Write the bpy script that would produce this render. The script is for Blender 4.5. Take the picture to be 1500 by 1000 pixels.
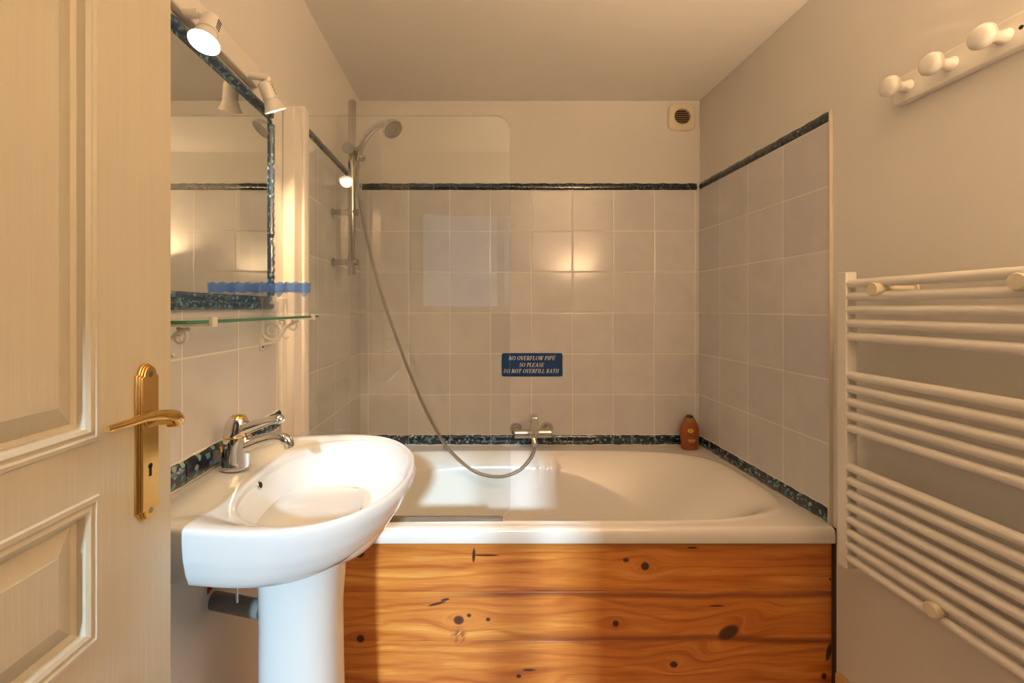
import bpy, bmesh, math, random
from mathutils import Vector, Matrix
random.seed(7)
for o in list(bpy.data.objects): bpy.data.objects.remove(o)
S = bpy.context.scene
COL = S.collection
EYE, F, CX, CY = 1.19, 639.0, 695.0, 452.0
# ------------------------------------------------------------------ camera
cd = bpy.data.cameras.new('camera'); cam = bpy.data.objects.new('camera', cd); COL.objects.link(cam)
cam.location = (0, 0, EYE); cam.rotation_euler = (math.pi/2, 0, 0)
cd.sensor_width = 36; cd.lens = F/1500*36
cd.shift_x = (750-CX)/1500; cd.shift_y = -(500-CY)/1500; cd.clip_start = 0.02
S.camera = cam
S.cycles.transparent_max_bounces = 32
# ------------------------------------------------------------------ world, sun, exposure
w = bpy.data.worlds.new('World'); S.world = w; w.use_nodes = True
w.node_tree.nodes['Background'].inputs[0].default_value = (0.62, 0.78, 1.0, 1)
w.node_tree.nodes['Background'].inputs[1].default_value = 0.7
sl = bpy.data.lights.new('sun', 'SUN'); sl.energy = 4.0; sl.angle = math.radians(2.6); sl.color = (0.61, 0.83, 1.0)
sun = bpy.data.objects.new('sun', sl); COL.objects.link(sun); sun.location = (0.6, -6, 4)
sun.rotation_euler = Vector((-0.05, 1, -0.39)).to_track_quat('-Z', 'Y').to_euler()
LAMP = (1.0, 0.60, 0.31)
LAMP_W = (6, 17)
S.view_settings.view_transform = 'Standard'; S.view_settings.look = 'None'
S.view_settings.exposure = 0.12; S.view_settings.gamma = 1.0; S.view_settings.use_curve_mapping = False

def P(px, py, Y): return Vector(((px-CX)/F*Y, Y, EYE-(py-CY)/F*Y))
# ------------------------------------------------------------------ materials
def newmat(name):
    m = bpy.data.materials.new(name); m.use_nodes = True
    return m, m.node_tree, m.node_tree.nodes, m.node_tree.links, m.node_tree.nodes['Principled BSDF']
def mat(name, col, rough=.5, metal=0, spec=.5, coat=0, emis=None, es=0):
    m, t, n, l, b = newmat(name)
    b.inputs['Base Color'].default_value = (*col, 1); b.inputs['Roughness'].default_value = rough
    b.inputs['Metallic'].default_value = metal; b.inputs['Specular IOR Level'].default_value = spec
    b.inputs['Coat Weight'].default_value = coat; b.inputs['Coat Roughness'].default_value = .05
    if emis: b.inputs['Emission Color'].default_value = (*emis, 1); b.inputs['Emission Strength'].default_value = es
    return m
class G:
    """tiny node helper"""
    def __init__(s, t): s.t = t; s.n = t.nodes; s.l = t.links
    def put(s, sock, v):
        if isinstance(v, bpy.types.NodeSocket): s.l.new(v, sock)
        else: sock.default_value = v
    def m(s, op, a, b=0.0, c=0.0):
        k = s.n.new('ShaderNodeMath'); k.operation = op
        for i, v in enumerate((a, b, c)): s.put(k.inputs[i], v)
        return k.outputs[0]
    def pos(s):
        g = s.n.new('ShaderNodeNewGeometry'); x = s.n.new('ShaderNodeSeparateXYZ'); s.l.new(g.outputs['Position'], x.inputs[0])
        return g.outputs['Position'], x.outputs
    def comb(s, x, y, z):
        c = s.n.new('ShaderNodeCombineXYZ')
        for i, v in enumerate((x, y, z)): s.put(c.inputs[i], v)
        return c.outputs[0]
    def noise(s, vec, scale, detail=3, dist=0, rough=.5):
        k = s.n.new('ShaderNodeTexNoise'); s.l.new(vec, k.inputs['Vector']); k.inputs['Scale'].default_value = scale
        k.inputs['Detail'].default_value = detail; k.inputs['Distortion'].default_value = dist; k.inputs['Roughness'].default_value = rough
        return k.outputs['Fac']
    def vor(s, vec, scale, feat='F1', out='Distance', rnd=1):
        k = s.n.new('ShaderNodeTexVoronoi'); s.l.new(vec, k.inputs['Vector']); k.feature = feat
        k.inputs['Scale'].default_value = scale; k.inputs['Randomness'].default_value = rnd
        return k.outputs[out]
    def ramp(s, fac, stops, interp='LINEAR'):
        k = s.n.new('ShaderNodeValToRGB'); s.l.new(fac, k.inputs[0]); cr = k.color_ramp; cr.interpolation = interp
        while len(cr.elements) < len(stops): cr.elements.new(.5)
        for e, (p, c) in zip(cr.elements, stops): e.position = p; e.color = (*c, 1)
        return k.outputs[0]
    def mix(s, f, a, b, bt='MIX'):
        k = s.n.new('ShaderNodeMix'); k.data_type = 'RGBA'; k.blend_type = bt
        s.put(k.inputs[0], f); s.put(k.inputs[6], a if isinstance(a, bpy.types.NodeSocket) else (*a, 1)); s.put(k.inputs[7], b if isinstance(b, bpy.types.NodeSocket) else (*b, 1))
        return k.outputs[2]
    def bump(s, h, strength, dist, bsdf):
        k = s.n.new('ShaderNodeBump'); s.l.new(h, k.inputs['Height']); k.inputs['Strength'].default_value = strength; k.inputs['Distance'].default_value = dist
        s.l.new(k.outputs[0], bsdf.inputs['Normal'])
    def sm(s, v, a, b):
        k = s.n.new('ShaderNodeMapRange'); k.interpolation_type = 'SMOOTHSTEP'; s.l.new(v, k.inputs[0])
        k.inputs[1].default_value = a; k.inputs[2].default_value = b
        return k.outputs[0]

def plaster(name, col):
    m, t, n, l, b = newmat(name); g = G(t); p, _ = g.pos()
    f = g.noise(p, 1.7, 3)
    l.new(g.ramp(f, [(.3, tuple(c*.95 for c in col)), (.7, col)]), b.inputs['Base Color'])
    b.inputs['Roughness'].default_value = .75; b.inputs['Specular IOR Level'].default_value = .25
    g.bump(g.noise(p, 14, 4), .12, .006, b); return m
def tiles(name, axis, u0, v0, pitch=.2):
    """axis: index of the horizontal coordinate. v is height"""
    m, t, n, l, b = newmat(name); g = G(t); p, x = g.pos()
    def lines(c, o):
        a = g.m('MODULO', g.m('ADD', c, 20*pitch-o), pitch)
        return g.m('MINIMUM', a, g.m('SUBTRACT', pitch, a))
    d = g.m('MINIMUM', lines(x[axis], u0), lines(x[2], v0))
    wob = g.m('MULTIPLY', g.noise(p, 9, 2), .0008)
    grout = g.m('SUBTRACT', 1.0, g.sm(g.m('SUBTRACT', d, wob), .0008, .0022))
    cell = n.new('ShaderNodeTexWhiteNoise')
    l.new(g.comb(g.m('FLOOR', g.m('DIVIDE', g.m('ADD', x[axis], 20*pitch-u0), pitch)), g.m('FLOOR', g.m('DIVIDE', g.m('ADD', x[2], 20*pitch-v0), pitch)), 3.0), cell.inputs[0])
    cl = g.m('ADD', g.m('MULTIPLY', g.noise(p, 7, 4, 1.0), .55), g.m('MULTIPLY', cell.outputs[0], .25))
    base = g.ramp(cl, [(.25, (.60, .585, .60)), (.6, (.69, .675, .67))])
    l.new(g.mix(grout, base, (.80, .76, .68)), b.inputs['Base Color'])
    l.new(g.m('ADD', .13, g.m('MULTIPLY', grout, .5)), b.inputs['Roughness'])
    h = g.m('ADD', g.sm(d, .001, .006), g.m('MULTIPLY', g.noise(p, 10, 2), .35))
    g.bump(h, .25, .003, b); return m
def floral(name, dark=(.006, .013, .035), teal=1.0, scale=62.0, cover=.12):
    m, t, n, l, b = newmat(name); g = G(t); p, x = g.pos()
    d1 = g.n.new('ShaderNodeVectorMath'); d1.operation = 'ADD'
    nz = n.new('ShaderNodeTexNoise'); l.new(p, nz.inputs[0]); nz.inputs['Scale'].default_value = 60
    sc = g.n.new('ShaderNodeVectorMath'); sc.operation = 'SCALE'; l.new(nz.outputs['Color'], sc.inputs[0]); sc.inputs['Scale'].default_value = .012
    l.new(p, d1.inputs[0]); l.new(sc.outputs[0], d1.inputs[1]); q = d1.outputs[0]
    v = g.vor(q, scale); c = g.vor(q, scale, out='Color')
    sx = n.new('ShaderNodeSeparateColor'); l.new(c, sx.inputs[0])
    leaf = g.m('MULTIPLY', g.m('SUBTRACT', 1.0, g.sm(v, .33, .47)), g.m('GREATER_THAN', sx.outputs[0], cover))
    k = teal
    lc = g.ramp(sx.outputs[1], [(0, (.03*k, .10*k, .13*k)), (.35, (.07*k, .18*k, .21*k)), (.6, (.12*k, .23*k, .21*k)), (.8, (.03*k, .08*k, .20*k)), (1, (.20*k, .25*k, .16*k))])
    l.new(g.mix(leaf, dark, lc), b.inputs['Base Color'])
    b.inputs['Roughness'].default_value = .16; b.inputs['Coat Weight'].default_value = .5
    g.bump(g.m('ADD', leaf, g.noise(p, 40, 2)), .5, .003, b); return m
def pine(name, knots=True):
    m, t, n, l, b = newmat(name); g = G(t); p, x = g.pos()
    X, Zh = x[0], g.m('SUBTRACT', x[2], EYE)
    # plank index shifts the grain
    pl = g.m('ADD', g.m('GREATER_THAN', Zh, -.872), g.m('GREATER_THAN', Zh, -1.024))
    KN = [(527,811,7,6,0),(528,935,6,6,0),(672,908,8,7,0),(687,901,3.5,3,0),(715,907,3.5,3,0),(917,820,5,3.5,0),(945,829,6.5,6.5,0),
          (902,913,5,5,0),(1067,926,17,10,-.5),(987,973,6,5,0),(840,1012,14,9,.2),(760,990,4,3,0)]
    KN += [(694,813,2.5,11,.05),(712,813,20,1.6,0),(1014,802,8,1.6,0),(775,981,10,1.8,0),(640,884,14,2,-.25),(1050,887,12,1.4,0),(1207,990,4,5,0),(1214,955,4,14,.2),(1216,848,2,2,0),(652,878,7,2,-.2)]
    warp = None; km = None; ring = None
    for (px, py, rx, ry, a) in KN if knots else []:
        kx, kz = (px-CX)/F*1.345, -(py-CY)/F*1.345; rx *= 1.345/F; ry *= 1.345/F
        dx = g.m('SUBTRACT', X, kx); dz = g.m('SUBTRACT', Zh, kz)
        ca, sa = math.cos(a), math.sin(a)
        u = g.m('DIVIDE', g.m('ADD', g.m('MULTIPLY', dx, ca), g.m('MULTIPLY', dz, -sa)), rx)
        v = g.m('DIVIDE', g.m('ADD', g.m('MULTIPLY', dx, sa), g.m('MULTIPLY', dz, ca)), ry)
        r = g.m('SQRT', g.m('ADD', g.m('MULTIPLY', u, u), g.m('MULTIPLY', v, v)))
        k1 = g.m('SUBTRACT', 1.0, g.sm(r, .7, 1.15))
        km = k1 if km is None else g.m('MAXIMUM', km, k1)
        if ry > 4.5*1.345/F and rx > 4.5*1.345/F:
            e = g.m('EXPONENT', g.m('MULTIPLY', g.m('MULTIPLY', g.m('ADD', g.m('MULTIPLY', g.m('MULTIPLY', u, u), .06), g.m('MULTIPLY', g.m('MULTIPLY', v, v), .22)), 1.0), -1.0))
            wv = g.m('MULTIPLY', e, g.m('MULTIPLY', g.m('MULTIPLY', v, ry), 1.6))
            warp = wv if warp is None else g.m('ADD', warp, wv)
    z2 = Zh if warp is None else g.m('SUBTRACT', Zh, warp)
    low = g.noise(g.comb(g.m('MULTIPLY', X, 1.3), g.m('MULTIPLY', pl, 3.1), g.m('MULTIPLY', z2, 7.0)), 1.6, 2, .4)
    gz = g.m('ADD', g.m('MULTIPLY', z2, 60.0), g.m('MULTIPLY', low, 8.5))
    rings = g.m('ADD', g.m('MULTIPLY', g.m('SINE', g.m('MULTIPLY', gz, 2.6)), .5), .5)
    fine = g.noise(g.comb(g.m('MULTIPLY', X, 9.0), pl, g.m('MULTIPLY', z2, 330.0)), 1.0, 3)
    broad = g.noise(g.comb(g.m('MULTIPLY', X, 1.1), pl, g.m('MULTIPLY', z2, 16.0)), 1.5, 3, .6)
    tone = g.m('ADD', g.m('ADD', g.m('MULTIPLY', g.m('POWER', rings, 3.0), .15), g.m('MULTIPLY', fine, .40)), g.m('MULTIPLY', broad, .66))
    c = g.ramp(tone, [(.30, (.80, .41, .10)), (.50, (.64, .225, .036)), (.76, (.44, .11, .014)), (1, (.22, .04, .006))])
    streak = None
    for (hh, x0) in ((-.882, .02), (-1.018, .18)):
        cen = g.m('ADD', hh, g.m('MULTIPLY', g.m('SUBTRACT', g.noise(g.comb(X, hh*9, 0.0), 2.4, 1), .5), .035))
        s1 = g.m('MULTIPLY', g.m('SUBTRACT', 1.0, g.sm(g.m('ABSOLUTE', g.m('SUBTRACT', Zh, cen)), .002, .016)), g.sm(X, x0-.25, x0+.15))
        streak = s1 if streak is None else g.m('MAXIMUM', streak, s1)
    c = g.mix(g.m('MULTIPLY', streak, .75), c, (.20, .035, .008))
    fx_, fz_ = (672-CX)/F*1.345, -(931-CY)/F*1.345
    fd = g.m('SQRT', g.m('ADD', g.m('POWER', g.m('MULTIPLY', g.m('SUBTRACT', X, fx_), 30.0), 2.0), g.m('POWER', g.m('MULTIPLY', g.m('SUBTRACT', Zh, fz_), 26.0), 2.0)))
    fm = g.m('MULTIPLY', g.m('SUBTRACT', 1.0, g.sm(fd, .3, 1.0)), g.sm(g.noise(g.comb(g.m('ADD', X, g.m('MULTIPLY', Zh, -.7)), 0.0, g.m('MULTIPLY', Zh, .35)), 150.0, 2), .42, .6))
    c = g.mix(g.m('MULTIPLY', fm, .85), c, (.22, .05, .02))
    if km is not None: c = g.mix(g.m('MULTIPLY', km, .95), c, (.045, .008, .004))
    l.new(c, b.inputs['Base Color']); b.inputs['Roughness'].default_value = .34; b.inputs['Coat Weight'].default_value = .25; b.inputs['Coat Roughness'].default_value = .25
    g.bump(fine, .12, .002, b); return m
def clear(name, tint=(.97, .985, .98), ior=1.45, boost=1.0, dif=None, df=0.0):
    m, t, n, l, b = newmat(name); n.remove(b); g = G(t)
    tr = n.new('ShaderNodeBsdfTransparent'); tr.inputs[0].default_value = (*tint, 1)
    gl = n.new('ShaderNodeBsdfGlossy'); gl.inputs['Roughness'].default_value = .0; gl.inputs[0].default_value = (1, 1, 1, 1)
    lw = n.new('ShaderNodeLayerWeight'); lw.inputs[0].default_value = .5
    f0 = ((ior-1)/(ior+1))**2*boost
    mx = n.new('ShaderNodeMixShader'); l.new(g.m('ADD', f0, g.m('MULTIPLY', g.m('POWER', lw.outputs['Facing'], 5.0), .9)), mx.inputs[0]); l.new(tr.outputs[0], mx.inputs[1]); l.new(gl.outputs[0], mx.inputs[2])
    out = mx.outputs[0]
    if dif:
        d = n.new('ShaderNodeBsdfDiffuse'); d.inputs[0].default_value = (*dif, 1)
        m2 = n.new('ShaderNodeMixShader'); m2.inputs[0].default_value = df; l.new(out, m2.inputs[1]); l.new(d.outputs[0], m2.inputs[2]); out = m2.outputs[0]
    l.new(out, n['Material Output'].inputs[0]); return m

WALL = plaster('wall paint', (.76, .735, .69))
CEIL = plaster('ceiling paint', (.84, .815, .77))
TB = tiles('back wall tiles', 0, .08, EYE+.18)
TR = tiles('side wall tiles', 1, 1.353, EYE+.18)
TL = tiles('basin wall tiles', 1, .835, EYE-.096)
BORDER = floral('floral border glaze', teal=1.7)
BORDER2 = floral('dark relief border glaze', (.006, .012, .025), .8, 95.0, .35)
FRAMEM = floral('floral frame glaze', (.012, .04, .10), 1.3, 85.0, .2)
GROUT = mat('grout', (.78, .74, .66), .8)
CER = mat('white ceramic', (.73, .755, .775), .12, coat=.4)
ACR = mat('bath enamel', (.83, .80, .76), .13, coat=.4)
CHROME = mat('chrome', (.72, .71, .70), .09, 1)
SATIN = mat('worn chrome', (.58, .56, .54), .22, 1)
BRASS = mat('brass', (.78, .50, .17), .17, 1)
BRASS2 = mat('brass edge', (.66, .36, .12), .25, 1)
GOLD = mat('gold', (.85, .52, .12), .15, 1)
BLACK = mat('black', (.008, .007, .006), .6)
WMET = mat('white enamelled metal', (.80, .765, .70), .3)
WPLA = mat('white plastic', (.80, .76, .69), .4)
CREAMP = mat('cream plastic', (.74, .66, .50), .4)
WWOOD = mat('white gloss wood', (.83, .80, .74), .3)
GREYP = mat('grey waste pipe plastic', (.22, .22, .215), .45)
RED = mat('red handle', (.45, .02, .015), .35)
MIRR = mat('mirror silver', (.80, .82, .80), .0, 1)
GLASS = clear('shower glass', boost=1.15)
GLASSE = clear('polished glass edge', dif=(.75, .8, .72), df=.45)
SHELFG = clear('shelf glass', (.93, .98, .95))
SHELFE = mat('green glass edge', (.05, .21, .14), .15)
TUMB = clear('tumbler glass', (.95, .96, .97), 1.45, 1.6)
BLUE = clear('blue glass band', (.68, .81, .99), 1.5, 1.2, (.16, .34, .78), .17)
SEAL = clear('seal plastic', (.62, .55, .46), 1.5, 1.2, (.26, .20, .15), .7)
EMI = mat('lamp face', (1, 1, 1), .5, emis=(1, .93, .80), es=28)
EMI2 = mat('lamp face angled', (1, 1, 1), .5, emis=(1, .80, .50), es=9)
PINE = pine('varnished pine')
SKIRT = mat('pale pine', (.62, .40, .17), .4)
FLOORM = mat('floor', (.58, .50, .40), .45)
NAVY = mat('sign blue', (.003, .045, .19), .3)
CREAMT = mat('sign lettering', (.93, .87, .78), .5)
# painted door with brushed grain
def painted_door():
    m, t, n, l, b = newmat('cream painted wood'); g = G(t); p, x = g.pos()
    f = g.noise(g.comb(x[0], g.m('MULTIPLY', x[1], 240.0), g.m('MULTIPLY', x[2], 4.0)), 1.0, 3)
    l.new(g.ramp(f, [(.3, (.60, .55, .43)), (.7, (.625, .575, .455))]), b.inputs['Base Color'])
    b.inputs['Roughness'].default_value = .42; g.bump(f, .25, .002, b); return m
DOORM = painted_door()

# ------------------------------------------------------------------ mesh helpers (world coordinates)
class MB:
    def __init__(s): s.v = []; s.f = []; s.mi = []
    def add(s, vs, fs, mi=0):
        o = len(s.v); s.v += [Vector(v) for v in vs]; s.f += [tuple(i+o for i in f) for f in fs]; s.mi += [mi]*len(fs); return s
    def box(s, x0, x1, y0, y1, z0, z1, mi=0):
        vs = [(x, y, z) for z in (z0, z1) for y in (y0, y1) for x in (x0, x1)]
        return s.add(vs, [(0, 2, 3, 1), (4, 5, 7, 6), (0, 1, 5, 4), (2, 6, 7, 3), (0, 4, 6, 2), (1, 3, 7, 5)], mi)
    def tube(s, pts, r, n=20, cap=True, mi=0, sx=1.0, up=None):
        pts = [Vector(p) for p in pts]; N = len(pts)
        rs = r if isinstance(r, (list, tuple)) else [r]*N
        T = []
        for i in range(N):
            a = pts[max(i-1, 0)]; b = pts[min(i+1, N-1)]; d = b-a
            T.append(d.normalized() if d.length > 1e-9 else (T[-1] if T else Vector((0, 0, 1))))
        u = Vector(up) if up else (Vector((0, 0, 1)) if abs(T[0].z) < .9 else Vector((0, 1, 0)))
        vs = []
        for i in range(N):
            u = (u - T[i]*u.dot(T[i])); u.normalize(); w_ = T[i].cross(u)
            for k in range(n):
                a = 2*math.pi*k/n
                vs.append(pts[i] + u*math.cos(a)*rs[i] + w_*math.sin(a)*rs[i]*sx)
        fs = [(i*n+k, i*n+(k+1) % n, (i+1)*n+(k+1) % n, (i+1)*n+k) for i in range(N-1) for k in range(n)]
        if cap: fs += [tuple(reversed(range(n))), tuple(range((N-1)*n, N*n))]
        return s.add(vs, fs, mi)
    def lathe(s, base, axis, prof, n=28, mi=0, cap=True):
        a = Vector(axis).normalized(); b = Vector(base)
        return s.tube([b+a*h for h, r in prof], [max(r, 1e-5) for h, r in prof], n, cap, mi) if all(abs(prof[i+1][0]-prof[i][0]) > 1e-7 for i in range(len(prof)-1)) else s._lathe(b, a, prof, n, mi)
    def _lathe(s, b, a, prof, n, mi):
        u = a.orthogonal().normalized(); w_ = a.cross(u); vs = []
        for h, r in prof:
            for k in range(n):
                t = 2*math.pi*k/n; vs.append(b+a*h+(u*math.cos(t)+w_*math.sin(t))*max(r, 1e-5))
        fs = [(i*n+k, i*n+(k+1) % n, (i+1)*n+(k+1) % n, (i+1)*n+k) for i in range(len(prof)-1) for k in range(n)]
        return s.add(vs, fs, mi)
    def prism(s, outline, f, d0, d1, mi=0, side=None):
        """outline: 2-D points; f(u,v,d)->3-D"""
        n = len(outline)
        vs = [f(u, v, d0) for u, v in outline]+[f(u, v, d1) for u, v in outline]
        s.add(vs, [tuple(range(n)), tuple(reversed(range(n, 2*n)))], mi)
        return s.add(vs, [(i, n+i, n+(i+1) % n, (i+1) % n) for i in range(n)], mi if side is None else side)
    def loft(s, loops, mi=0, cap0=False, cap1=False):
        n = len(loops[0]); vs = [p for L in loops for p in L]
        fs = [(i*n+k, i*n+(k+1) % n, (i+1)*n+(k+1) % n, (i+1)*n+k) for i in range(len(loops)-1) for k in range(n)]
        if cap0: fs.append(tuple(reversed(range(n))))
        if cap1: fs.append(tuple(range((len(loops)-1)*n, len(loops)*n)))
        return s.add(vs, fs, mi)
    def build(s, name, mats, parent=None, bevel=0, smooth=35, sub=0, seg=2, loc=None):
        me = bpy.data.meshes.new(name); o = bpy.data.objects.new(name, me); COL.objects.link(o)
        if parent is not None:
            r = parent
            while r.parent is not None: r = r.parent
            off = Vector(r.location); o.parent = parent
        elif loc is not None: off = Vector(loc); o.location = off
        else:
            xs = [v.x for v in s.v]; ys = [v.y for v in s.v]; zs = [v.z for v in s.v]
            off = Vector(((min(xs)+max(xs))/2, (min(ys)+max(ys))/2, min(zs))); o.location = off
        me.from_pydata([v-off for v in s.v], [], s.f)
        mats = mats if isinstance(mats, (list, tuple)) else [mats]
        for m in mats: me.materials.append(m)
        for p, i in zip(me.polygons, s.mi): p.material_index = i
        bm = bmesh.new(); bm.from_mesh(me); bmesh.ops.remove_doubles(bm, verts=bm.verts, dist=1e-5) if not s.__dict__.get('keep') else None
        bmesh.ops.recalc_face_normals(bm, faces=bm.faces); bm.to_mesh(me); bm.free()
        if smooth:
            me.shade_smooth(); me.set_sharp_from_angle(angle=math.radians(smooth))
        if bevel:
            b = o.modifiers.new('bevel', 'BEVEL'); b.width = bevel; b.segments = seg; b.limit_method = 'ANGLE'; b.angle_limit = math.radians(40)
            b.harden_normals = False
        if sub: q = o.modifiers.new('sub', 'SUBSURF'); q.levels = sub; q.render_levels = sub
        return o
def struct(o): o['kind'] = 'structure'; return o
def tag(o, label, cat, group=None):
    o['label'] = label; o['category'] = cat
    if group: o['group'] = group
    return o
def thing(name, label, cat, loc, group=None):
    o = bpy.data.objects.new(name, None); COL.objects.link(o); o.location = loc; o.empty_display_size = .03
    return tag(o, label, cat, group)
def arc(cx, cy, r, a0, a1, n): return [(cx+r*math.cos(a0+(a1-a0)*i/n), cy+r*math.sin(a0+(a1-a0)*i/n)) for i in range(n+1)]
def rrect(x0, x1, y0, y1, r, n=6):
    h = math.pi/2
    return arc(x1-r, y0+r, r, -h, 0, n)+arc(x1-r, y1-r, r, 0, h, n)+arc(x0+r, y1-r, r, h, 2*h, n)+arc(x0+r, y0+r, r, 2*h, 3*h, n)
def spline(pts, n=8):
    pts = [Vector(p) for p in pts]; out = []
    for i in range(len(pts)-1):
        p0 = pts[max(i-1, 0)]; p1 = pts[i]; p2 = pts[i+1]; p3 = pts[min(i+2, len(pts)-1)]
        for k in range(n):
            t = k/n
            out.append(.5*((2*p1)+(p2-p0)*t+(2*p0-5*p1+4*p2-p3)*t*t+(3*p1-p0-3*p2+p3)*t**3))
    out.append(pts[-1]); return out
def lerp1(tab, x):
    for (a, va), (b, vb) in zip(tab, tab[1:]):
        if x <= b: return va+(vb-va)*max(0, (x-a))/(b-a)
    return tab[-1][1]
H = lambda h: EYE+h

# ------------------------------------------------------------------ setting
XL, XR, YB, YF = -.56, 1.107, 2.143, -.10
TOP, BOT = 1.02, -1.19
b = MB(); b.box(XL-.10, XR+.10, YF-.12, YB+.1, H(BOT)-.1, H(BOT)); struct(b.build('floor', FLOORM, smooth=0))
b = MB(); b.box(XL-.10, XR+.10, YF, YB+.1, H(TOP), H(TOP)+.1); struct(b.build('ceiling', CEIL, smooth=0))
b = MB(); b.box(XL-.1, XR+.1, YB, YB+.1, H(BOT), H(TOP)); wb = struct(b.build('wall_back', WALL, smooth=0))
b = MB(); b.box(XL-.10, XL-.006, YF, YB, H(BOT), H(TOP)); wl = struct(b.build('wall_left', WALL, smooth=0))
b = MB(); b.box(XR, XR+.1, YF, YB, H(BOT), H(TOP)); wr = struct(b.build('wall_right', WALL, smooth=0))
# tiling: thin tiled panels fixed to the walls
BT, BB = -.617, -.663      # lower border top / bottom (heights from eye)
UT, UB = .614, .580        # upper border
b = MB(); b.box(XL, XR-.008, YB-.008, YB, H(BB), H(UB)); b.build('tiling', TB, wb, smooth=0)
b = MB(); b.box(XR-.008, XR, 1.351, YB-.008, H(BB-.06), H(UB)); b.build('tiling', TR, wr, smooth=0)
b = MB(); b.box(XL-.006, XL, 1.36, YB-.008, H(BB-.06), H(UB)); b.build('tiling', TR, wl, smooth=0)
b = MB(); b.box(XL-.006, XL, .2, 1.245, H(-.345), H(.02)); b.build('tiling', TL, wl, smooth=0)
# glazed border strips
def strip(name, run, a0, a1, h0, h1, fixed, face, mat_=BORDER, first=None, gap=.003, pitch=.2, thick=.011, wob=True):
    """run 'x' or 'y'; face = +1/-1 direction of the outward normal on the other axis"""
    m = MB(); a = a0; nxt = first if first is not None else a0+pitch
    while a < a1-.004:
        e = min(nxt, a1); lo, hi = a+gap/2, e-gap/2
        N = max(2, int((hi-lo)/.02)); prof = [(0, h0), (.5, h0+.001), (.85, h0+.006), (1, h0+.013), (1, h1-.012), (.8, h1-.004), (.45, h1), (0, h1)]
        loops = []
        for i in range(N+1):
            s_ = lo+(hi-lo)*i/N; dz = .0012*math.sin(s_*97)+.0008*math.sin(s_*41+1) if wob else 0
            L = []
            for d, h in prof:
                o_ = fixed+face*d*thick
                L.append((s_, o_, H(h+dz)) if run == 'x' else (o_, s_, H(h+dz)))
            loops.append(L)
        m.loft(loops, 0, True, True)
        a = e; nxt = e+pitch
    g0 = fixed+face*.004
    if run == 'x': m.box(a0, a1, min(fixed, g0), max(fixed, g0), H(h0-.004), H(h1+.002), 1)
    else: m.box(min(fixed, g0), max(fixed, g0), a0, a1, H(h0-.004), H(h1+.002), 1)
    return struct(m.build(name, [mat_, GROUT]))
strip('trim_1', 'x', XL+.01, XR-.018, BB, BT, YB-.008, -1, first=-.52+.0)
strip('trim_2', 'y', 1.352, YB-.02, BB, BT, XR-.008, -1, first=1.553)
strip('trim_3', 'y', 1.46, YB-.02, BB, BT, XL, 1, first=1.553)
strip('trim_4', 'x', XL+.01, XR-.018, UB, UT, YB-.0, -1, first=-.52, gap=.0012, mat_=BORDER2)
strip('trim_5', 'y', 1.352, YB-.015, UB, UT, XR, -1, first=1.553, gap=.0012, mat_=BORDER2)
strip('trim_6', 'y', 1.40, YB-.015, UB, UT, XL-.006, 1, first=1.553, gap=.0012, mat_=BORDER2)
strip('trim_7', 'y', .22, 1.243, -.337, -.290, XL, 1, first=.432)
# thin edge bead closing the right tiling
b = MB(); b.box(XR-.011, XR, 1.346, 1.351, H(-.70), H(.618)); b.build('edge_bead', mat('bead', (.60, .53, .43), .5), wr, bevel=.001)
# silicone joint right of the bath panel
b = MB(); b.box(XR-.005, XR, 1.334, 1.346, H(BOT), H(-.672)); b.build('joint', mat('old joint', (.06, .035, .015), .8), wr)
b = MB(); b.box(XR-.016, XR, -.08, 1.322, H(BOT), H(-1.10)); struct(b.build('baseboard_right', SKIRT, bevel=.004))

# doorway wall and the hall behind it
b = MB()
b.box(XL-.1, -.475, YF-.12, YF, H(BOT), H(1.5)); b.box(.47, 1.7, YF-.12, YF, H(BOT), H(1.5)); b.box(-.475, .47, YF-.12, YF, H(.87), H(1.5))
struct(b.build('wall_front', WALL, smooth=0))
b = MB()
b.box(-.475, -.44+.0, YF-.13, YF-.0, H(BOT), H(.87)); b.box(.435, .47, YF-.13, YF+.0, H(BOT), H(.87)); b.box(-.44, .435, YF-.13, YF+.0, H(.835), H(.87))
struct(b.build('trim_8', WWOOD, bevel=.002))
HY = -2.5; HX0, HX1, HT = -1.3, 1.7, 1.5
b = MB(); b.box(HX0, HX1, HY-.3, YF-.12, H(BOT)-.1, H(BOT)); struct(b.build('floor_hall', FLOORM, smooth=0))
b = MB(); b.box(HX0, HX1, HY-.15, YF-.12, H(HT), H(HT)+.1); struct(b.build('ceiling_hall', CEIL, smooth=0))
b = MB(); b.box(HX0-.1, HX0, HY, YF-.12, H(BOT), H(HT)); b.box(HX0-.1, XL-.1, YF-.12, YF-.02, H(BOT), H(HT)); struct(b.build('wall_hall_left', WALL, smooth=0))
b = MB(); b.box(HX1, HX1+.1, HY, YF-.12, H(BOT), H(HT)); struct(b.build('wall_hall_right', WALL, smooth=0))
WX0, WX1, WZ0, WZ1 = -.62, .515, .0, 1.13
b = MB(); y0, y1 = HY-.1, HY
b.box(HX0, WX0, y0, y1, H(BOT), H(HT)); b.box(WX1, HX1, y0, y1, H(BOT), H(HT)); b.box(WX0, WX1, y0, y1, H(BOT), H(WZ0)); b.box(WX0, WX1, y0, y1, H(WZ1), H(HT))
struct(b.build('wall_hall_back', WALL, smooth=0))
win = MB(); win.box(.275, .36, y1-.06, y1-.01, H(WZ0), H(WZ1)); win.box(WX0, WX1, y1-.06, y1-.01, H(WZ0), H(WZ0)+.03)  # unseen upright bar, added to cast a soft shadow band in the sun
wn = struct(win.build('window_1', WWOOD, bevel=.003))
b = MB(); b.box(WX0, WX1, y1-.04, y1-.036, H(WZ0)+.03, H(WZ1)); b.build('pane', GLASS, wn, smooth=0)

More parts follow.
